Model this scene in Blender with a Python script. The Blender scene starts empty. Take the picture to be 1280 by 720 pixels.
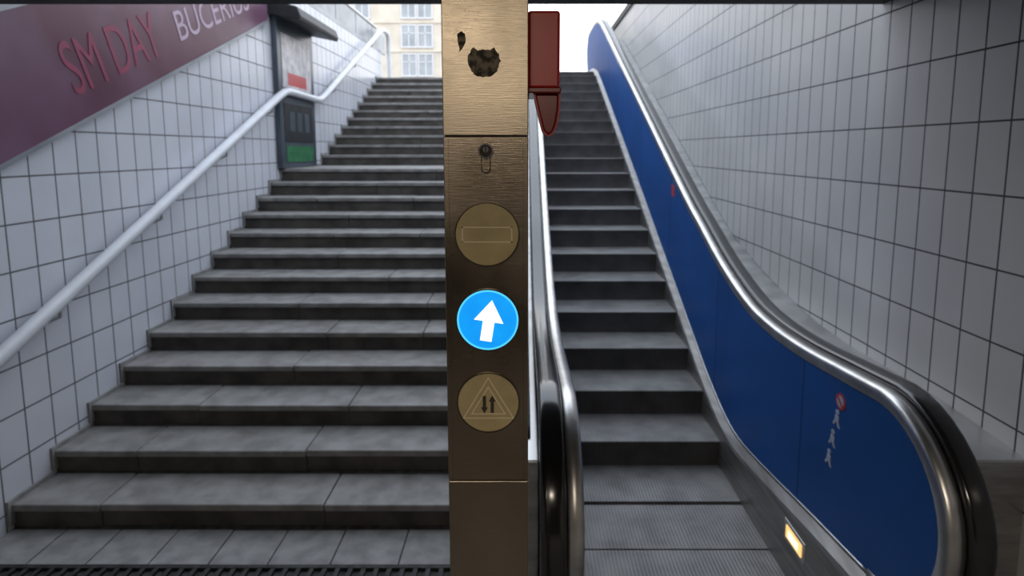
import bpy, math, random
from mathutils import Matrix, Vector
random.seed(4)
sc = bpy.context.scene
try:
    sc.view_settings.view_transform = 'Standard'
    sc.view_settings.look = 'None'
except Exception: pass

# ---------------------------------------------------------------- materials
def base_mat(name):
    m = bpy.data.materials.new(name); m.use_nodes = True
    nt = m.node_tree; b = nt.nodes['Principled BSDF']
    return m, nt, b

def noise_mat(name, c1, c2, scale=5, rough=.6, metal=0, bump=0.0, stretch=(1,1,1), detail=6, lo=.35, hi=.65, r2=None, spec=None):
    m, nt, b = base_mat(name)
    tc = nt.nodes.new('ShaderNodeTexCoord'); mp = nt.nodes.new('ShaderNodeMapping')
    mp.inputs['Scale'].default_value = stretch
    n = nt.nodes.new('ShaderNodeTexNoise'); n.inputs['Scale'].default_value = scale; n.inputs['Detail'].default_value = detail
    cr = nt.nodes.new('ShaderNodeValToRGB')
    cr.color_ramp.elements[0].position = lo; cr.color_ramp.elements[1].position = hi
    cr.color_ramp.elements[0].color = (*c1, 1); cr.color_ramp.elements[1].color = (*c2, 1)
    nt.links.new(tc.outputs['Object'], mp.inputs['Vector']); nt.links.new(mp.outputs['Vector'], n.inputs['Vector'])
    nt.links.new(n.outputs['Fac'], cr.inputs['Fac']); nt.links.new(cr.outputs['Color'], b.inputs['Base Color'])
    b.inputs['Roughness'].default_value = rough; b.inputs['Metallic'].default_value = metal
    if spec is not None: b.inputs['Specular IOR Level'].default_value = spec
    if r2 is not None:
        mr = nt.nodes.new('ShaderNodeMapRange'); mr.inputs['To Min'].default_value = rough; mr.inputs['To Max'].default_value = r2
        nt.links.new(n.outputs['Fac'], mr.inputs['Value']); nt.links.new(mr.outputs['Result'], b.inputs['Roughness'])
    if bump:
        bp = nt.nodes.new('ShaderNodeBump'); bp.inputs['Strength'].default_value = bump; bp.inputs['Distance'].default_value = .01
        nt.links.new(n.outputs['Fac'], bp.inputs['Height']); nt.links.new(bp.outputs['Normal'], b.inputs['Normal'])
    return m

def brushed_mat(name, c1, c2, stretch, rough, metal, smudge=9):
    """fine directional brushing + soft smudges"""
    m, nt, b = base_mat(name); L = nt.links.new
    tc = nt.nodes.new('ShaderNodeTexCoord'); mp = nt.nodes.new('ShaderNodeMapping'); mp.inputs['Scale'].default_value = stretch
    n = nt.nodes.new('ShaderNodeTexNoise'); n.inputs['Scale'].default_value = 1; n.inputs['Detail'].default_value = 3
    s = nt.nodes.new('ShaderNodeTexNoise'); s.inputs['Scale'].default_value = smudge; s.inputs['Detail'].default_value = 5
    L(tc.outputs['Object'], mp.inputs[0]); L(mp.outputs[0], n.inputs[0]); L(tc.outputs['Object'], s.inputs[0])
    ma = nt.nodes.new('ShaderNodeMath'); ma.operation = 'MULTIPLY_ADD'; ma.inputs[1].default_value = .3
    L(n.outputs['Fac'], ma.inputs[0]); L(s.outputs['Fac'], ma.inputs[2])
    cr = nt.nodes.new('ShaderNodeValToRGB'); cr.color_ramp.elements[0].position = .45; cr.color_ramp.elements[1].position = .88
    cr.color_ramp.elements[0].color = (*c1, 1); cr.color_ramp.elements[1].color = (*c2, 1)
    L(ma.outputs[0], cr.inputs[0]); L(cr.outputs[0], b.inputs['Base Color'])
    mr = nt.nodes.new('ShaderNodeMapRange'); mr.inputs['From Min'].default_value = .3; mr.inputs['From Max'].default_value = .7
    mr.inputs['To Min'].default_value = rough-.08; mr.inputs['To Max'].default_value = rough+.1
    L(s.outputs['Fac'], mr.inputs['Value']); L(mr.outputs[0], b.inputs['Roughness'])
    b.inputs['Metallic'].default_value = metal
    bp = nt.nodes.new('ShaderNodeBump'); bp.inputs['Strength'].default_value = .15; bp.inputs['Distance'].default_value = .001
    L(n.outputs['Fac'], bp.inputs['Height']); L(bp.outputs[0], b.inputs['Normal'])
    return m

def emit_mat(name, col, strength, col2=None):
    m, nt, b = base_mat(name)
    b.inputs['Base Color'].default_value = (*[c*.3 for c in col], 1)
    b.inputs['Emission Strength'].default_value = strength
    tc = nt.nodes.new('ShaderNodeTexCoord'); n = nt.nodes.new('ShaderNodeTexNoise'); n.inputs['Scale'].default_value = 30
    mx = nt.nodes.new('ShaderNodeMixRGB')
    mx.inputs[1].default_value = (*col, 1); mx.inputs[2].default_value = (*(col2 or col), 1)
    nt.links.new(tc.outputs['Object'], n.inputs['Vector']); nt.links.new(n.outputs['Fac'], mx.inputs[0])
    nt.links.new(mx.outputs[0], b.inputs['Emission Color'])
    return m

def tile_mat(name, tw, th, offy, offz, c1, c2, mortar, msize):
    m, nt, b = base_mat(name)
    tc = nt.nodes.new('ShaderNodeTexCoord'); sp = nt.nodes.new('ShaderNodeSeparateXYZ'); cb = nt.nodes.new('ShaderNodeCombineXYZ')
    ay = nt.nodes.new('ShaderNodeMath'); ay.operation = 'ADD'; ay.inputs[1].default_value = 40*tw + offy
    az = nt.nodes.new('ShaderNodeMath'); az.operation = 'ADD'; az.inputs[1].default_value = offz
    br = nt.nodes.new('ShaderNodeTexBrick'); br.offset = 0; br.squash = 1
    br.inputs['Scale'].default_value = 1; br.inputs['Mortar Size'].default_value = msize; br.inputs['Mortar Smooth'].default_value = .2
    br.inputs['Brick Width'].default_value = tw; br.inputs['Row Height'].default_value = th
    br.inputs['Color1'].default_value = (*c1, 1); br.inputs['Color2'].default_value = (*c2, 1); br.inputs['Mortar'].default_value = (*mortar, 1)
    L = nt.links.new
    L(tc.outputs['Object'], sp.inputs[0]); L(sp.outputs['Y'], ay.inputs[0]); L(sp.outputs['Z'], az.inputs[0])
    L(ay.outputs[0], cb.inputs['X']); L(az.outputs[0], cb.inputs['Y']); L(cb.outputs[0], br.inputs['Vector'])
    n = nt.nodes.new('ShaderNodeTexNoise'); n.inputs['Scale'].default_value = 1.1; n.inputs['Detail'].default_value = 5
    L(tc.outputs['Object'], n.inputs['Vector'])
    cr = nt.nodes.new('ShaderNodeValToRGB'); cr.color_ramp.elements[0].position = .3; cr.color_ramp.elements[1].position = .6
    cr.color_ramp.elements[0].color = (.86, .86, .86, 1); cr.color_ramp.elements[1].color = (1, 1, 1, 1)
    L(n.outputs['Fac'], cr.inputs['Fac'])
    mx = nt.nodes.new('ShaderNodeMixRGB'); mx.blend_type = 'MULTIPLY'; mx.inputs[0].default_value = 1
    L(br.outputs['Color'], mx.inputs[1]); L(cr.outputs['Color'], mx.inputs[2]); L(mx.outputs[0], b.inputs['Base Color'])
    mr = nt.nodes.new('ShaderNodeMapRange'); mr.inputs['To Min'].default_value = .25; mr.inputs['To Max'].default_value = .9
    L(br.outputs['Fac'], mr.inputs['Value']); L(mr.outputs['Result'], b.inputs['Roughness'])
    inv = nt.nodes.new('ShaderNodeMath'); inv.operation = 'SUBTRACT'; inv.inputs[0].default_value = 1
    L(br.outputs['Fac'], inv.inputs[1])
    bp = nt.nodes.new('ShaderNodeBump'); bp.inputs['Strength'].default_value = .5; bp.inputs['Distance'].default_value = .004
    L(inv.outputs[0], bp.inputs['Height']); L(bp.outputs['Normal'], b.inputs['Normal'])
    return m

def ridged_mat(name, c1, c2, pitch, rough, metal):
    m, nt, b = base_mat(name); L = nt.links.new
    tc = nt.nodes.new('ShaderNodeTexCoord'); sp = nt.nodes.new('ShaderNodeSeparateXYZ')
    mu = nt.nodes.new('ShaderNodeMath'); mu.operation = 'MULTIPLY'; mu.inputs[1].default_value = 2*math.pi/pitch
    si = nt.nodes.new('ShaderNodeMath'); si.operation = 'SINE'
    mr = nt.nodes.new('ShaderNodeMapRange'); mr.inputs['From Min'].default_value = -1
    n = nt.nodes.new('ShaderNodeTexNoise'); n.inputs['Scale'].default_value = 6; n.inputs['Detail'].default_value = 7
    av = nt.nodes.new('ShaderNodeMath'); av.operation = 'MULTIPLY_ADD'; av.inputs[1].default_value = .3
    cr = nt.nodes.new('ShaderNodeValToRGB'); cr.color_ramp.elements[0].position = .25; cr.color_ramp.elements[1].position = .85
    cr.color_ramp.elements[0].color = (*c1, 1); cr.color_ramp.elements[1].color = (*c2, 1)
    L(tc.outputs['Object'], sp.inputs[0]); L(sp.outputs['X'], mu.inputs[0]); L(mu.outputs[0], si.inputs[0]); L(si.outputs[0], mr.inputs['Value'])
    L(tc.outputs['Object'], n.inputs['Vector']); L(mr.outputs['Result'], av.inputs[0]); L(n.outputs['Fac'], av.inputs[2])
    L(av.outputs[0], cr.inputs['Fac']); L(cr.outputs['Color'], b.inputs['Base Color'])
    b.inputs['Roughness'].default_value = rough; b.inputs['Metallic'].default_value = metal
    bp = nt.nodes.new('ShaderNodeBump'); bp.inputs['Strength'].default_value = .25; bp.inputs['Distance'].default_value = .004
    L(mr.outputs['Result'], bp.inputs['Height']); L(bp.outputs['Normal'], b.inputs['Normal'])
    return m

M = {}
M['tileL'] = tile_mat('tile_glazed_left', .2, .292, 0, .18, (.64,.66,.73), (.62,.64,.71), (.11,.11,.12), .006)
M['tileR'] = tile_mat('tile_glazed_right', .155, .29, 0, .175, (.60,.60,.60), (.58,.58,.59), (.07,.07,.075), .0045)
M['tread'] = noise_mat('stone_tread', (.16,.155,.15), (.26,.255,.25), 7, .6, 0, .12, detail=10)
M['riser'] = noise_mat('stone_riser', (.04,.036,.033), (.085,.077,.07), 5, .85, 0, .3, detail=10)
M['slab'] = noise_mat('paving_slab', (.18,.18,.18), (.28,.28,.28), 9, .75, 0, .2, detail=10)
M['joint'] = noise_mat('joint_dark', (.02,.02,.02), (.05,.05,.05), 20, .9)
M['grate'] = noise_mat('grate_iron', (.012,.012,.012), (.04,.04,.04), 30, .6, .5)
M['steel'] = noise_mat('brushed_steel', (.42,.42,.42), (.60,.60,.60), 6, .28, .9, .05, (1,.3,6), r2=.42)
M['steel_dark'] = noise_mat('skirt_steel', (.20,.19,.18), (.32,.31,.30), 8, .4, .7, .03, (1,.3,4))
M['rim'] = noise_mat('rim_steel', (.56,.55,.53), (.72,.71,.70), 10, .34, .95, 0)
M['rubber'] = noise_mat('handrail_rubber', (.012,.012,.013), (.022,.021,.02), 3, .16, 0, 0, spec=.9)
M['blue'] = noise_mat('blue_panel', (.003,.066,.26), (.006,.083,.32), 2, .5, 0, .01)
M['seam'] = noise_mat('seam', (.002,.03,.12), (.004,.04,.14), 6, .6)
M['tread_esc'] = ridged_mat('escalator_tread', (.12,.12,.12), (.31,.305,.30), .02, .5, .35)
M['riser_esc'] = ridged_mat('escalator_riser', (.032,.032,.032), (.10,.096,.094), .02, .55, .2)
M['brass'] = brushed_mat('pillar_steel', (.20,.165,.125), (.30,.255,.20), (30,30,900), .30, 1.0, 5)
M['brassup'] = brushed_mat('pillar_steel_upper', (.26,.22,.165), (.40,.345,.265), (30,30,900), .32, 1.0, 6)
M['seamp'] = noise_mat('pillar_seam', (.02,.016,.012), (.04,.03,.02), 20, .7)
M['tan'] = noise_mat('lens_unlit', (.42,.34,.18), (.50,.41,.22), 25, .28)
M['tanl'] = noise_mat('lens_mark_light', (.70,.60,.40), (.76,.65,.45), 25, .4)
M['tand'] = noise_mat('lens_mark_dark', (.03,.025,.02), (.05,.04,.03), 25, .5)
M['bezel'] = noise_mat('bezel', (.10,.085,.06), (.16,.13,.095), 25, .3, .85)
M['ebl'] = emit_mat('lens_blue', (0.0,.24,.84), 1.0, (.003,.42,1.0))
M['ecy'] = emit_mat('lens_blue_rim', (.08,.58,1.0), 1.15)
M['ewh'] = emit_mat('arrow_white', (1,.95,.97), 1.3)
M['eor'] = emit_mat('skirt_lamp_glow', (1,.45,.08), 1.2, (1,.75,.35))
M['eyl'] = emit_mat('skirt_lamp_core', (1,.85,.5), 1.8, (1,.9,.6))
M['red'] = noise_mat('red_enamel', (.50,.016,.014), (.58,.024,.02), 6, .35)
M['redd'] = noise_mat('red_dark', (.20,.010,.009), (.26,.013,.011), 6, .3)
M['chrome'] = noise_mat('chrome', (.5,.5,.5), (.6,.6,.6), 6, .15, 1)
M['dark'] = noise_mat('dark_metal', (.018,.02,.024), (.035,.038,.042), 6, .5, .3)
M['white'] = noise_mat('white_paint', (.58,.60,.65), (.66,.68,.73), 6, .35)
M['grey'] = noise_mat('grey_panel', (.22,.24,.27), (.32,.34,.37), 3, .35, .2)
M['case'] = noise_mat('case_panel', (.05,.065,.085), (.09,.11,.14), 3, .3, .1)
M['green'] = noise_mat('green_print', (.02,.12,.05), (.04,.18,.08), 10, .4)
M['paper'] = noise_mat('paper_print', (.35,.35,.40), (.65,.62,.64), 8, .4)
M['pink'] = noise_mat('print_red', (.45,.05,.06), (.5,.06,.07), 8, .4)
M['maroon'] = noise_mat('banner_print', (.085,.018,.045), (.17,.09,.15), 1.1, .35, 0, 0, detail=3)
M['txt1'] = noise_mat('banner_text_pale', (.42,.32,.42), (.46,.35,.45), 5, .5)
M['txt2'] = noise_mat('banner_text_red', (.21,.022,.065), (.24,.028,.08), 5, .5)
M['ceil'] = noise_mat('ceiling_paint', (.03,.03,.03), (.05,.05,.048), 4, .8)
M['beige'] = noise_mat('facade_stone', (.56,.51,.44), (.66,.61,.53), .7, .8)
M['glass'] = noise_mat('window_glass', (.26,.29,.32), (.38,.41,.44), .5, .15)
M['asph'] = noise_mat('pavement', (.22,.22,.22), (.32,.32,.31), 4, .85)
M['sticker'] = noise_mat('sticker_residue', (.03,.024,.018), (.22,.18,.13), 90, .7, .2, detail=8, lo=.42, hi=.58)
M['white_s'] = noise_mat('pictogram_white', (.35,.40,.52), (.45,.50,.60), 50, .5)

# ---------------------------------------------------------------- helpers
def empty(name):
    e = bpy.data.objects.new(name, None); sc.collection.objects.link(e); return e

def mesh(name, verts, faces, mats, parent=None, midx=None, smooth=False, bevel=0):
    me = bpy.data.meshes.new(name); me.from_pydata([tuple(v) for v in verts], [], faces); 
    for m in (mats if isinstance(mats, list) else [mats]): me.materials.append(m)
    if midx:
        for p, i in zip(me.polygons, midx): p.material_index = i
    import bmesh
    bm = bmesh.new(); bm.from_mesh(me); bmesh.ops.recalc_face_normals(bm, faces=bm.faces); bm.to_mesh(me); bm.free()
    if smooth:
        for p in me.polygons: p.use_smooth = True
    o = bpy.data.objects.new(name, me); sc.collection.objects.link(o)
    if parent: o.parent = parent
    if bevel:
        md = o.modifiers.new('bevel', 'BEVEL'); md.width = bevel; md.segments = 2; md.limit_method = 'ANGLE'
    return o

class MB:
    def __init__(s): s.v = []; s.f = []; s.m = []
    def box(s, x0, x1, y0, y1, z0, z1, mi=0):
        b = len(s.v)
        s.v += [(x0,y0,z0),(x1,y0,z0),(x1,y1,z0),(x0,y1,z0),(x0,y0,z1),(x1,y0,z1),(x1,y1,z1),(x0,y1,z1)]
        for q in [(0,3,2,1),(4,5,6,7),(0,1,5,4),(1,2,6,5),(2,3,7,6),(3,0,4,7)]:
            s.f.append(tuple(b+i for i in q)); s.m.append(mi)
    def poly_x(s, pts, x0, x1, mi=0, mi0=None):   # pts (y,z)
        b = len(s.v); n = len(pts)
        s.v += [(x0,p[0],p[1]) for p in pts] + [(x1,p[0],p[1]) for p in pts]
        s.f.append(tuple(b+i for i in range(n))); s.m.append(mi if mi0 is None else mi0)
        s.f.append(tuple(b+n+i for i in reversed(range(n)))); s.m.append(mi)
        for i in range(n):
            j = (i+1) % n; s.f.append((b+i, b+j, b+n+j, b+n+i)); s.m.append(mi)
    def poly_y(s, pts, y0, y1, mi=0):   # pts (x,z)
        b = len(s.v); n = len(pts)
        s.v += [(p[0],y0,p[1]) for p in pts] + [(p[0],y1,p[1]) for p in pts]
        s.f.append(tuple(b+i for i in range(n))); s.m.append(mi)
        s.f.append(tuple(b+n+i for i in reversed(range(n)))); s.m.append(mi)
        for i in range(n):
            j = (i+1) % n; s.f.append((b+i, b+j, b+n+j, b+n+i)); s.m.append(mi)
    def make(s, name, mats, parent=None, bevel=0, smooth=False):
        return mesh(name, s.v, s.f, mats, parent, s.m, smooth, bevel)

def box(name, x0, x1, y0, y1, z0, z1, mat, parent=None, bevel=0):
    b = MB(); b.box(x0,x1,y0,y1,z0,z1); return b.make(name, mat, parent, bevel)

def catmull(P, n=6):
    out = []
    Q = [P[0]] + list(P) + [P[-1]]
    for i in range(1, len(Q)-2):
        p0,p1,p2,p3 = Q[i-1],Q[i],Q[i+1],Q[i+2]
        for k in range(n):
            t = k/n
            out.append(tuple(.5*((2*p1[a]) + (-p0[a]+p2[a])*t + (2*p0[a]-5*p1[a]+4*p2[a]-p3[a])*t*t + (-p0[a]+3*p1[a]-3*p2[a]+p3[a])*t**3) for a in (0,1)))
    out.append(tuple(P[-1])); return out

def normals(path):
    N = []
    for i in range(len(path)):
        a = path[max(0,i-1)]; b = path[min(len(path)-1,i+1)]
        ty, tz = b[0]-a[0], b[1]-a[1]; l = math.hypot(ty,tz) or 1
        N.append((-tz/l, ty/l))
    return N

def sweep(name, path, section, mat, parent, smooth=True):
    """section: (x, n) closed loop swept along a (y,z) path"""
    N = normals(path); V = []; F = []; k = len(section)
    for p, n in zip(path, N):
        for (x, d) in section: V.append((x, p[0]+n[0]*d, p[1]+n[1]*d))
    for i in range(len(path)-1):
        for j in range(k):
            j2 = (j+1) % k; F.append((i*k+j, i*k+j2, (i+1)*k+j2, (i+1)*k+j))
    F.append(tuple(range(k))); F.append(tuple((len(path)-1)*k+j for j in reversed(range(k))))
    return mesh(name, V, F, mat, parent, smooth=smooth)

# ---------------------------------------------------------------- room shell
XL, XR = -3.16, 1.85
CEIL = 3.07; STREET = 3.84; YTOP = 12.2
box('wall_left', XL-.3, XL, -5, 12.75, -.2, 4.42, M['tileL'])
box('wall_right', XR, XR+.3, -5, 12.6, -.2, 4.78, M['tileR'])
box('wall_back', XL, XR, -5.3, -5, 0, CEIL, M['ceil'])
box('floor', XL, XR, -5, 3.3, -.2, -.006, M['joint'])
box('ceiling', XL, XR, -5, 2.8, CEIL, CEIL+.3, M['ceil'])
box('trim_lintel', XL, XR, 2.8, 3.02, CEIL, 5.2, M['ceil'])
box('trim_coping', XR-.03, XR+.34, 3.02, 12.7, 4.782, 4.9, M['dark'], bevel=.01)

# floor paving
b = MB()
rows = [(2.93,3.24)] + [(-4.9+.36*i, -4.9+.36*i+.35) for i in range(21)]
for r,(y0,y1) in enumerate(rows):
    x = XL + .0 + (.13*r % .36)
    xs = [XL]
    while x < XR-.02:
        if x > xs[-1]+.05: xs.append(x)
        x += .36 + random.uniform(-.03,.03)
    xs.append(XR)
    for a, c in zip(xs[:-1], xs[1:]):
        if y1 > 2.7 and y0 < 2.9: continue
        b.box(a+.004, c-.004, y0+.003, y1-.004, -.006, random.uniform(-.001,.002))
b.make('floor_paving', [M['slab']], bevel=.003)
g = MB()
for i in range(42):
    g.box(XL+.02+.072*i, XL+.045+.072*i, 2.7, 2.9, -.004, .012)
g.box(XL, -.1, 2.69, 2.71, -.004, .014); g.box(XL, -.1, 2.89, 2.915, -.004, .014)
g.make('drain_grate', [M['grate']])

# ---------------------------------------------------------------- staircase
st = empty('staircase')
tr = MB(); ri = MB()
SX0, SX1 = XL, -.045
steps = [(3.242+.339*k, .16*(k+1)) for k in range(13)] + [(8.8+.34*j, 2.08+.16*(j+1)) for j in range(11)]
for s,(y,z) in enumerate(steps):
    yb = steps[s+1][0] if s+1 < len(steps) else y+.38
    x = SX0; cuts = [SX0]
    x += random.uniform(.5, 1.5)
    while x < SX1-.35:
        cuts.append(x); x += random.uniform(.8, 1.5)
    cuts.append(SX1)
    for a, c in zip(cuts[:-1], cuts[1:]):
        dy = random.uniform(-.004,.004)
        tr.box(a+.003, c-.003, y-.012+dy, yb+.03, z-.045, z+random.uniform(-.002,.002))
        ri.box(a+.002, c-.002, y+.006+dy, yb+.02, z-.16, z-.046)
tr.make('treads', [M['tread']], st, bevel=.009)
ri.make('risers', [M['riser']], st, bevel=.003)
sb = MB()
sb.poly_x([(3.2,-.01),(7.4,1.95),(8.7,2.0),(12.2,3.64),(12.2,-.01)], SX0+.01, SX1-.02)
sb.make('core', [M['joint']], st)
sk = MB()
for s,(y,z) in enumerate(steps):
    yb = steps[s+1][0] if s+1 < len(steps) else y+.38
    sk.box(XL+.0005, XL+.016, y-.035, yb-.035, z-.02, z+.03)
    sk.box(XL+.0005, XL+.016, y-.035, y+.01, z-.16+.03, z-.02)
sk.make('wall_fillet', [M['slab']], st, bevel=.003)

# ---------------------------------------------------------------- escalator
es = empty('escalator')
EX0, EX1 = .24, 1.345
def zi(i):
    if i <= -2: return .13
    if i == -1: return .145
    return min(.324+.188*i, STREET)
V=[];F=[];mi=[]
prof=[]   # (y,z,mat for segment to next)
for i in range(-3, 22):
    y = 3.683+.4*i; z = zi(i); zp = zi(i-1)
    if z-zp > .02:
        h = z-zp
        for k in range(7):
            t = k/6; prof.append((y + .028*math.sin(math.pi*t*.5)*(1-t) + .012*(1-t), zp+h*t*.97, 1))
        prof.append((y+.0, z-.004, 1)); prof.append((y+.006, z, 0))
    else:
        prof.append((y-.006, zp, 1)); prof.append((y-.003, zp-.012, 1)); prof.append((y+.003, z-.012, 1)); prof.append((y+.006, z, 0))
prof.append((12.6, STREET, 0))
for p in prof: V += [(EX0,p[0],p[1]),(EX1,p[0],p[1])]
for i in range(len(prof)-1):
    F.append((2*i,2*i+1,2*i+3,2*i+2)); mi.append(prof[i][2])
mesh('steps', V, F, [M['tread_esc'],M['riser_esc']], es, mi)
box('comb_plate', EX0, EX1, 1.3, 2.47, .0, .135, M['steel_dark'], es, .004)
cb = MB()
for i in range(50): cb.box(EX0+.01+.022*i, EX0+.02+.022*i, 2.46, 2.53, .125, .137)
cb.make('comb_teeth', [M['steel']], es)

NC = (2.12, .98); NR = .36
semi = [(NC[0]+NR*math.cos(math.radians(a)), NC[1]+NR*math.sin(math.radians(a))) for a in range(270, 89, -9)]
T = [(2.12,1.34),(2.4,1.315),(2.77,1.285),(3.15,1.285),(3.5,1.33),(3.98,1.475),(4.5,1.69),(5.08,1.94),(7.0,2.845),(9.0,3.785),(10.5,4.49),(11.1,4.72),(11.7,4.8),(12.6,4.8)]
top2 = [(12.6+.4*math.cos(math.radians(a)), 4.4+.4*math.sin(math.radians(a))) for a in range(80, -91, -10)]
path = semi[:-1] + catmull(T, 6) + top2
Lw = [(12.6,4.0),(11.9,3.97),(11.4,3.87),(10.8,3.68),(8.0,2.407),(5.5,1.232),(4.46,.744),(4.14,.60),(3.78,.475),(3.5,.435),(3.1,.47),(2.6,.54),(2.12,.60)]
low = catmull(Lw, 5)
Dk = [(1.95,1.19),(2.4,1.22),(2.97,1.22),(3.5,1.245),(4.2,1.37),(4.8,1.53),(5.31,1.72),(7.61,2.82),(10.6,4.23),(11.2,4.44),(11.8,4.52),(12.6,4.52)]
deck = catmull(Dk, 5)

def empty_child(n):
    e = bpy.data.objects.new(n, None); sc.collection.objects.link(e); e.parent = es; return e
def interp(P, y):
    for a, c in zip(P[:-1], P[1:]):
        if a[0] <= y <= c[0]: return a[1] + (c[1]-a[1])*(y-a[0])/(c[0]-a[0])
    return P[-1][1]
def balustrade(tag, xin, xout, xdeck, xskirt):
    s = 1 if xout > xin else -1
    p = empty_child('balustrade_'+tag)
    body = MB()
    body.poly_x(path + low, xin, xout-.012*s, 0, 1)
    body.make('panel', [M['steel'], M['blue']], p)
    for ys in (2.72, 4.0, 5.4, 6.8, 8.2, 9.6):
        zt = interp(T, ys); zb = interp(Lw[::-1], ys)
        mm = MB(); mm.poly_x([(ys-.0015,zb+.003),(ys+.0015,zb+.003),(ys+.0015,zt-.003),(ys-.0015,zt-.003)], xin-.0012*s, xin+.003*s)
        mm.make('seam', [M['seam']], p)
    sweep('rim', path, [(xin-.004*s,-.006),(xin-.008*s,.002),(xin-.008*s,.040),(xin,.052),(xin+.045*s,.054),(xin+.05*s,.042),(xin+.05*s,-.003)], M['rim'], p)
    sweep('rail_guide', path, [(xin+.045*s,-.01),(xin+.045*s,.03),(xout,.03),(xout,-.01)], M['dark'], p)
    a, c = xin+.052*s, xout+.0*s
    sec = []
    m_, hw = (a+c)/2, abs(c-a)/2
    for k in range(20):
        t = 2*math.pi*k/20; cx, sy = math.cos(t), math.sin(t)
        sec.append((m_+hw*math.copysign(abs(cx)**.55, cx), .052+.024*math.copysign(abs(sy)**.6, sy)))
    sweep('rubber_handrail', path, sec, M['rubber'], p)
    sweep('lower_rim', low, [(xin-.004*s,-.014),(xin-.004*s,.002),(xin+.01*s,.002),(xin+.01*s,-.014)], M['rim'], p)
    zs = []
    for q in [(12.9,4.0)] + low + [(1.95,.605)]:
        zs.append(q)
    V=[];F=[]
    for (y,z) in zs:
        zb = -.0 if y < 3.6 else max(0, z-.6)
        V += [(xskirt,y,zb),(xskirt,y,z-.05),(xskirt+.01*s,y,z-.035),(xin,y,z),(xout,y,z),(xout,y,zb)]
    k=6
    for i in range(len(zs)-1):
        for j in range(k):
            j2=(j+1)%k; F.append((i*k+j,i*k+j2,(i+1)*k+j2,(i+1)*k+j))
    F.append(tuple(range(k))); F.append(tuple((len(zs)-1)*k+j for j in reversed(range(k))))
    mesh('skirt', V, F, M['steel_dark'], p)
    d = MB(); d.poly_x(deck + [(12.6,0.0),(1.95,0.0)], xout+.0*s, xdeck)
    d.make('outer_deck', [M['steel']], p, bevel=.006)
    xm = xout + (xdeck-xout)*.42
    sweep('deck_cover_strip', deck[2:-2], [(xm-.008,-.002),(xm-.008,.006),(xm+.008,.006),(xm+.008,-.002)], M['dark'], p)
    return p
br_ = balustrade('right', 1.40, 1.54, XR, EX1)
bl_ = balustrade('left', .19, .05, -.035, EX0)

lm = MB(); lm.poly_x([(2.53,.352),(2.69,.352),(2.69,.418),(2.53,.418)], EX1-.008, EX1+.004)
lm.make('skirt_lamp', [M['eor']], br_, bevel=.004)
lm = MB(); lm.poly_x([(2.56,.366),(2.66,.366),(2.66,.404),(2.56,.404)], EX1-.0095, EX1+.004)
lm.make('skirt_lamp_core', [M['eyl']], br_, bevel=.002)
lm = MB(); lm.poly_x([(2.505,.33),(2.715,.33),(2.715,.44),(2.505,.44)], EX1-.003, EX1+.004)
lm.make('skirt_lamp_frame', [M['steel']], br_, bevel=.003)

def ydisc(name, cy, cz, r, x0, x1, mat, parent, n=28):
    b = MB(); pts=[(cy+r*math.cos(2*math.pi*k/n), cz+r*math.sin(2*math.pi*k/n)) for k in range(n)]
    b.poly_x(pts, x0, x1); return b.make(name, mat, parent)
XP=1.40
c = (2.385, 1.215)
ydisc('pictogram_disc_red', c[0], c[1], .037, XP-.003, XP, [M['pink']], br_)
ydisc('pictogram_disc_white', c[0], c[1], .026, XP-.0045, XP, [M['white_s']], br_)
b = MB(); b.poly_x([(c[0]-.022,c[1]-.014),(c[0]-.014,c[1]-.022),(c[0]+.022,c[1]+.014),(c[0]+.014,c[1]+.022)], XP-.006, XP); b.make('pictogram_bar', [M['pink']], br_)
for k,(yy,zz) in enumerate([(2.405,1.125),(2.43,1.02),(2.45,.915)]):
    b = MB()
    pts=[(yy+.014*math.cos(a*.7854), zz+.032+.012*math.sin(a*.7854)) for a in range(8)]
    b.poly_x(pts, XP-.003, XP)
    b.poly_x([(yy-.014,zz+.016),(yy+.014,zz+.016),(yy+.018,zz-.010),(yy+.032,zz-.03),(yy+.020,zz-.034),(yy+.003,zz-.014),(yy-.010,zz-.036),(yy-.026,zz-.036),(yy-.013,zz-.01)], XP-.003, XP)
    b.make('pictogram_figure', [M['white_s']], br_)
yy, zz = 5.31, 1.927
b = MB(); b.poly_x([(yy-.05,zz-.05),(yy+.05,zz-.03),(yy+.05,zz+.07),(yy-.05,zz+.05)], XP-.003, XP); b.make('warning_sticker', [M['pink']], br_)

# ---------------------------------------------------------------- signal pillar
pl = empty('escalator_signal_pillar')
PX0, PX1, PY = -.115, .005, .80
b = MB(); b.box(PX0, PX1, PY, PY+.12, 0, 1.8266); b.make('lower_casing', [M['brass']], pl, .0012)
b = MB(); b.box(PX0, PX1, PY, PY+.12, 1.828, 2.3424); b.make('signal_casing', [M['brass']], pl, .0012)
b = MB(); b.box(PX0, PX1, PY, PY+.12, 2.3436, CEIL); b.make('upper_casing', [M['brassup']], pl, .0012)
b = MB(); b.box(PX0+.003, PX1-.003, PY+.003, PY+.117, .001, CEIL-.01); b.make('inner_core', [M['seamp']], pl)
b = MB(); b.box(PX0+.007, PX0+.0075, PY-.0003, PY+.001, 1.83, 2.34); b.box(PX1-.0075, PX1-.007, PY-.0003, PY+.001, 1.83, 2.34); b.make('plate_edges', [M['bezel']], pl)
def fdisc(name, cx, cz, r, y0, y1, mat, n=64):
    b = MB(); b.poly_y([(cx+r*math.cos(2*math.pi*k/n), cz+r*math.sin(2*math.pi*k/n)) for k in range(n)], y0, y1)
    return b.make(name, mat, pl)
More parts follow.
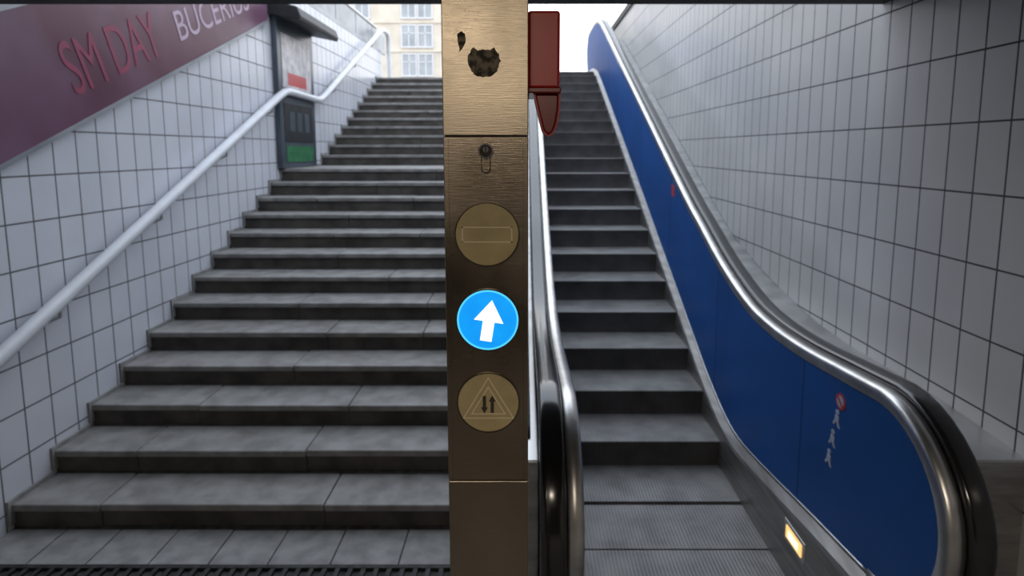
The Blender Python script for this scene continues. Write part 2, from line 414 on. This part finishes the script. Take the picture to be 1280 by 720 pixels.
def fring(name, cx, cz, r0, r1, y0, y1, mat, n=64):
    V=[];F=[]
    for k in range(n):
        a=2*math.pi*k/n
        for r,y in ((r0,y1),(r0,y0),(r1,y0),(r1,y1)): V.append((cx+r*math.cos(a),y,cz+r*math.sin(a)))
    for k in range(n):
        k2=(k+1)%n
        for j in range(4): F.append((k*4+j,k*4+(j+1)%4,k2*4+(j+1)%4,k2*4+j))
    return mesh(name,V,F,mat,pl)
def fpoly(name, pts, y0, y1, mat):
    b = MB(); b.poly_y(pts, y0, y1); return b.make(name, mat, pl)
CX = -.054
for nm, cz, lens in (('no_entry', 2.203, 'tan'), ('go', 2.077, 'ebl'), ('two_way', 1.951, 'tan')):
    fring('bezel_'+nm, CX, cz, .0455, .0468, PY-.0022, PY+.001, M['bezel'])
    fring('gasket_'+nm, CX, cz, .0448, .0455, PY-.0012, PY+.001, M['seamp'])
    fdisc('lens_'+nm, CX, cz, .045, PY-.001, PY+.002, M[lens])
fring('lens_go_rim', CX, 2.077, .0422, .0448, PY-.0014, PY, M['ecy'])
for cz in (2.203,):
    w, h, t = .0362, .0115, .0018
    for x0,x1,z0,z1 in ((-w,w,h-t,h),(-w,w,-h,-h+t),(-w,-w+t,-h,h),(w-t,w,-h,h)):
        fpoly('bar_outline', [(CX+x0,cz+z0),(CX+x1,cz+z0),(CX+x1,cz+z1),(CX+x0,cz+z1)], PY-.0018, PY, M['tanl'])
cz = 2.077; a = -math.radians(9)
A = [(0,.0315),(.0215,-.0005),(.0085,-.0005),(.0085,-.0300),(-.0085,-.0300),(-.0085,-.0005),(-.0215,-.0005)]
A = [(CX+.0015+x*math.cos(a)-z*math.sin(a), cz-.0015+x*math.sin(a)+z*math.cos(a)) for x, z in A]
fpoly('arrow_up', A, PY-.0022, PY, M['ewh'])
cz = 1.951
def tri(s): return [(CX, cz+.043*s-.003),(CX+.0385*s, cz-.0215*s-.003),(CX-.0385*s, cz-.0215*s-.003)]
fpoly('triangle_outer', tri(1.0), PY-.0014, PY, M['tanl'])
fpoly('triangle_border', tri(.92), PY-.0017, PY, M['tan'])
fpoly('triangle_inner', tri(.68), PY-.0020, PY, M['tanl'])
fpoly('triangle_field', tri(.60), PY-.0023, PY, M['tan'])
for dx, sg in ((-.0058,-1),(.0058,1)):
    z0 = cz-.002
    fpoly('triangle_arrow', [(CX+dx+q[0]*1.0, z0+sg*q[1]) for q in [(0,.0140),(.0052,.0045),(.0025,.0045),(.0025,-.0130),(-.0025,-.0130),(-.0025,.0045),(-.0052,.0045)]], PY-.0027, PY, M['tand'])
fring('key_bezel', -.055, 2.322, .0085, .0108, PY-.003, PY, M['chrome'], 32)
fdisc('key_lock', -.055, 2.322, .0085, PY-.002, PY, M['seamp'], 32)
fdisc('key_core', -.055, 2.324, .0042, PY-.003, PY, M['chrome'], 24)
b = MB(); b.box(-.0557,-.0543,PY-.0034,PY,2.3205,2.3275); b.make('key_slit',[M['seamp']],pl)
pts = [(-.0068*math.cos(math.radians(k))-.055, 2.297-.0068*math.sin(math.radians(k))) for k in range(0,181,15)]
pts = pts + [(-.0482,2.3135),(-.0618,2.3135)]
fpoly('escutcheon', pts, PY-.0008, PY, M['seamp'])
pts2 = [(-.055+(x+.055)*.80, 2.3045+(z-2.3045)*.89) for x,z in pts]
fpoly('escutcheon_inset', pts2, PY-.0012, PY, M['brass'])
rg = []
for k in range(48):
    a = 2*math.pi*k/48; r = .0235*(1 - .10*random.random() - (.30 if 55 < math.degrees(a) < 125 else 0))
    rg.append((-.0565+r*math.cos(a), 2.446+r*math.sin(a)))
fpoly('sticker_residue', rg, PY-.0005, PY, M['sticker'])
rg = [(-.0885+random.uniform(-.003,.003)+.006*math.cos(k*.7854), 2.472+.014*math.sin(k*.7854)) for k in range(8)]
fpoly('sticker_scrap', rg, PY-.0004, PY, M['sticker'])

# red emergency box on the side of the pillar (part of the pillar assembly)
rb = bpy.data.objects.new('emergency_stop_box', None); sc.collection.objects.link(rb); rb.parent = pl
b = MB(); b.box(.0045,.0505,.83,.93,2.412,2.521); b.make('housing', [M['red']], rb, .004)
b = MB(); b.box(.0045,.0525,.826,.934,2.405,2.4135); b.make('lip', [M['redd']], rb, .002)
b = MB()
pts = [(.014,2.405),(.050,2.405),(.0495,2.385),(.046,2.362),(.041,2.349),(.034,2.345),(.027,2.352),(.021,2.375)]
b.poly_y(pts, .84, .92); b.make('handle_guard', [M['redd']], rb, .003)
rim = [(.0135,2.405),(.0205,2.375),(.0265,2.351),(.034,2.3435),(.0415,2.3475),(.047,2.361),(.0505,2.385),(.051,2.405)]
b = MB()
for p,q in zip(rim[:-1],rim[1:]):
    dx,dz=q[0]-p[0],q[1]-p[1]; l=math.hypot(dx,dz); nx,nz=-dz/l*.0012,dx/l*.0012
    b.poly_y([(p[0]-nx,p[1]-nz),(q[0]-nx,q[1]-nz),(q[0]+nx,q[1]+nz),(p[0]+nx,p[1]+nz)], .834, .842)
b.make('guard_rim', [M['red']], rb)

# ---------------------------------------------------------------- left wall things
def tube(name, pts, r, mat, parent=None):
    cu = bpy.data.curves.new(name, 'CURVE'); cu.dimensions = '3D'; cu.bevel_depth = r; cu.bevel_resolution = 6; cu.use_fill_caps = True
    s = cu.splines.new('POLY'); s.points.add(len(pts)-1)
    for q, p in zip(s.points, pts): q.co = (*p, 1)
    cu.materials.append(mat); o = bpy.data.objects.new(name, cu); sc.collection.objects.link(o)
    if parent: o.parent = parent
    return o
hr = empty('stair_handrail')
HX = XL+.11
rail = [(2.75,1.02),(3.0,1.05),(3.15,1.12),(7.15,2.99),(7.3,3.05),(7.45,3.07),(8.45,3.05),(8.6,3.08),(8.8,3.16),(12.3,4.82),(12.55,4.88),(12.85,4.88),(12.95,4.80),(12.97,4.6),(12.97,3.84)]
tube('rail', [(HX,y,z) for y,z in rail], .047, M['white'], hr)
for y in (3.6,4.7,5.8,6.9,9.2,10.4,11.6):
    z = interp(rail[:12], y)
    tube('bracket', [(HX,y,z-.03),(HX,y,z-.10),(XL+.03,y,z-.13),(XL-.005,y,z-.13)], .012, M['steel'], hr)

bn = empty('advertising_banner')
b = MB()
yb0, yb1 = 3.2, 7.05
zb = lambda y: 2.544+.447*(y-4.05)
b.poly_x([(yb0,zb(yb0)),(yb1,zb(yb1)),(yb1,zb(yb1)+.86),(yb0,zb(yb0)+.86)], XL+.001, XL+.05)
b.make('panel', [M['maroon']], bn)
b = MB()
b.poly_x([(yb0,zb(yb0)-.03),(yb1,zb(yb1)-.03),(yb1,zb(yb1)),(yb0,zb(yb0))], XL+.001, XL+.06)
b.poly_x([(yb0,zb(yb0)+.86),(yb1,zb(yb1)+.86),(yb1,zb(yb1)+.89),(yb0,zb(yb0)+.89)], XL+.001, XL+.06)
b.make('frame', [M['grey']], bn)
al = math.atan(.447)
def text(body, y, z, size, mat, sx=1):
    cu = bpy.data.curves.new('lettering', 'FONT'); cu.body = body; cu.size = size; cu.extrude = .001
    cu.materials.append(mat); o = bpy.data.objects.new('lettering', cu); sc.collection.objects.link(o); o.parent = bn
    c_, s_ = math.cos(al), math.sin(al)
    o.matrix_world = Matrix(((0,0,1,XL+.0525),(c_*sx,-s_,0,y),(s_*sx,c_,0,z),(0,0,0,1)))
text('BUCERIUS', 5.22, zb(5.22)+.22, .37, M['txt1'], .91)
text('SM DAY', 3.97, zb(3.97)+.18, .52, M['txt2'], .60)

dc = empty('display_case')
box('cabinet', XL+.001, XL+.07, 7.22, 8.42, 2.085, 3.98, M['case'], dc, .008)
box('poster_white', XL+.06, XL+.076, 7.34, 8.30, 3.12, 3.80, M['paper'], dc)
box('poster_red_band', XL+.06, XL+.078, 7.5, 8.12, 3.16, 3.32, M['pink'], dc)
box('info_panel', XL+.06, XL+.076, 7.34, 8.30, 2.42, 2.92, M['dark'], dc)
box('green_sign', XL+.06, XL+.078, 7.36, 8.28, 2.16, 2.37, M['green'], dc)
b = MB(); b.poly_y([(XL+.001,3.98),(XL+.40,3.90),(XL+.42,3.95),(XL+.38,4.06),(XL+.001,4.16)], 7.12, 8.55)
b.make('canopy', [M['dark']], dc, .01)
for yy in (7.5,7.75,8.0):
    box('info_text', XL+.074, XL+.0785, yy, yy+.16, 2.56, 2.82, M['case'], dc)

pp = empty('street_parapet')
box('plinth', XL-.3, XL-.006, 3.02, 12.75, 4.422, 4.50, M['grey'], pp, .01)
b = MB()
y = 3.05
while y < 12.6:
    b.box(XL-.12, XL-.08, y, y+1.12, 4.50, 4.92); y += 1.16
b.make('infill_panels', [M['grey']], pp)
tube('top_rail', [(XL-.1,3.05,4.97),(XL-.1,12.7,4.97)], .035, M['steel'], pp)

# ---------------------------------------------------------------- street and buildings
b = MB(); b.box(-60,60,12.77,140,STREET-.3,STREET-.002); b.box(XL+.002,XR-.002,12.62,12.77,STREET-.3,STREET-.002); b.make('street_pavement',[M['asph']])
def building(name, x0, x1, y0, h, ww, gap, z_first, rowh, winh):
    e = empty(name)
    box('facade', x0, x1, y0, y0+10, STREET-.1, h, M['beige'], e)
    g = MB(); fr = MB(); co = MB()
    z = z_first
    while z+winh < h-.6:
        x = x0+1.0; k = 0
        while x+ww < x1-.5:
            g.box(x, x+ww, y0-.04, y0+.1, z, z+winh)
            fr.box(x-.12,x,y0-.12,y0+.1,z-.12,z+winh+.12); fr.box(x+ww,x+ww+.12,y0-.12,y0+.1,z-.12,z+winh+.12)
            fr.box(x,x+ww,y0-.12,y0+.1,z+winh,z+winh+.12); fr.box(x-.15,x+ww+.15,y0-.2,y0+.1,z-.14,z)
            fr.box(x+ww/2-.05,x+ww/2+.05,y0-.09,y0+.1,z,z+winh); fr.box(x,x+ww,y0-.09,y0+.1,z+winh*.62,z+winh*.62+.08)
            x += ww + (gap if k % 2 else .35); k += 1
        co.box(x0-.05,x1+.05,y0-.15,y0+.1,z-.55,z-.40)
        z += rowh
    co.box(x0-.3,x1+.3,y0-.5,y0+.2,h-.4,h)
    g.make('glazing',[M['glass']],e); fr.make('window_frames',[M['white']],e); co.make('cornices',[M['beige']],e)
building('office_building', -33.0, -5, 60, 24, 1.35, 3.4, 7.1, 2.9, 2.1)

# ---------------------------------------------------------------- lights / world
w = bpy.data.worlds.new('World'); sc.world = w; w.use_nodes = True
nt = w.node_tree; bg = nt.nodes['Background']
tc = nt.nodes.new('ShaderNodeTexCoord'); sp = nt.nodes.new('ShaderNodeSeparateXYZ'); cr = nt.nodes.new('ShaderNodeValToRGB')
cr.color_ramp.elements[0].position = 0.0; cr.color_ramp.elements[0].color = (1.0,.98,.96,1)
cr.color_ramp.elements[1].position = .7; cr.color_ramp.elements[1].color = (.80,.885,1,1)
nt.links.new(tc.outputs['Generated'], sp.inputs[0]); nt.links.new(sp.outputs['Z'], cr.inputs['Fac']); nt.links.new(cr.outputs['Color'], bg.inputs['Color'])
bg.inputs['Strength'].default_value = 2.45

cl = empty('added_ceiling_fill')  # unseen warm fill, added behind the camera to brighten the pillar
box('housing', -.9, .3, -2.2, -1.9, CEIL-.06, CEIL, M['white'], cl, .01)  # invented body around the added fill, out of view
L = bpy.data.lights.new('pillar_fill_light','AREA'); L.shape='RECTANGLE'; L.size=1.1; L.size_y=.25; L.energy=55; L.color=(1,.86,.70)
lo = bpy.data.objects.new('pillar_fill_light',L); sc.collection.objects.link(lo); lo.location=(-.3,-2.05,CEIL-.07); lo.parent=cl

# ---------------------------------------------------------------- camera
cam = bpy.data.cameras.new('camera'); co = bpy.data.objects.new('camera', cam); sc.collection.objects.link(co)
co.location = (0,0,2.324)
th = math.atan(.115)
co.rotation_euler = (math.pi/2 - th, 0, 0)
cam.sensor_fit='HORIZONTAL'; cam.sensor_width = 36; cam.lens = 705/1280*36
cam.shift_x = -16/1280; cam.shift_y = -92/1280
cam.clip_start = .05; cam.clip_end = 400
cam.dof.use_dof = True; cam.dof.focus_distance = .82; cam.dof.aperture_fstop = 6
sc.camera = co
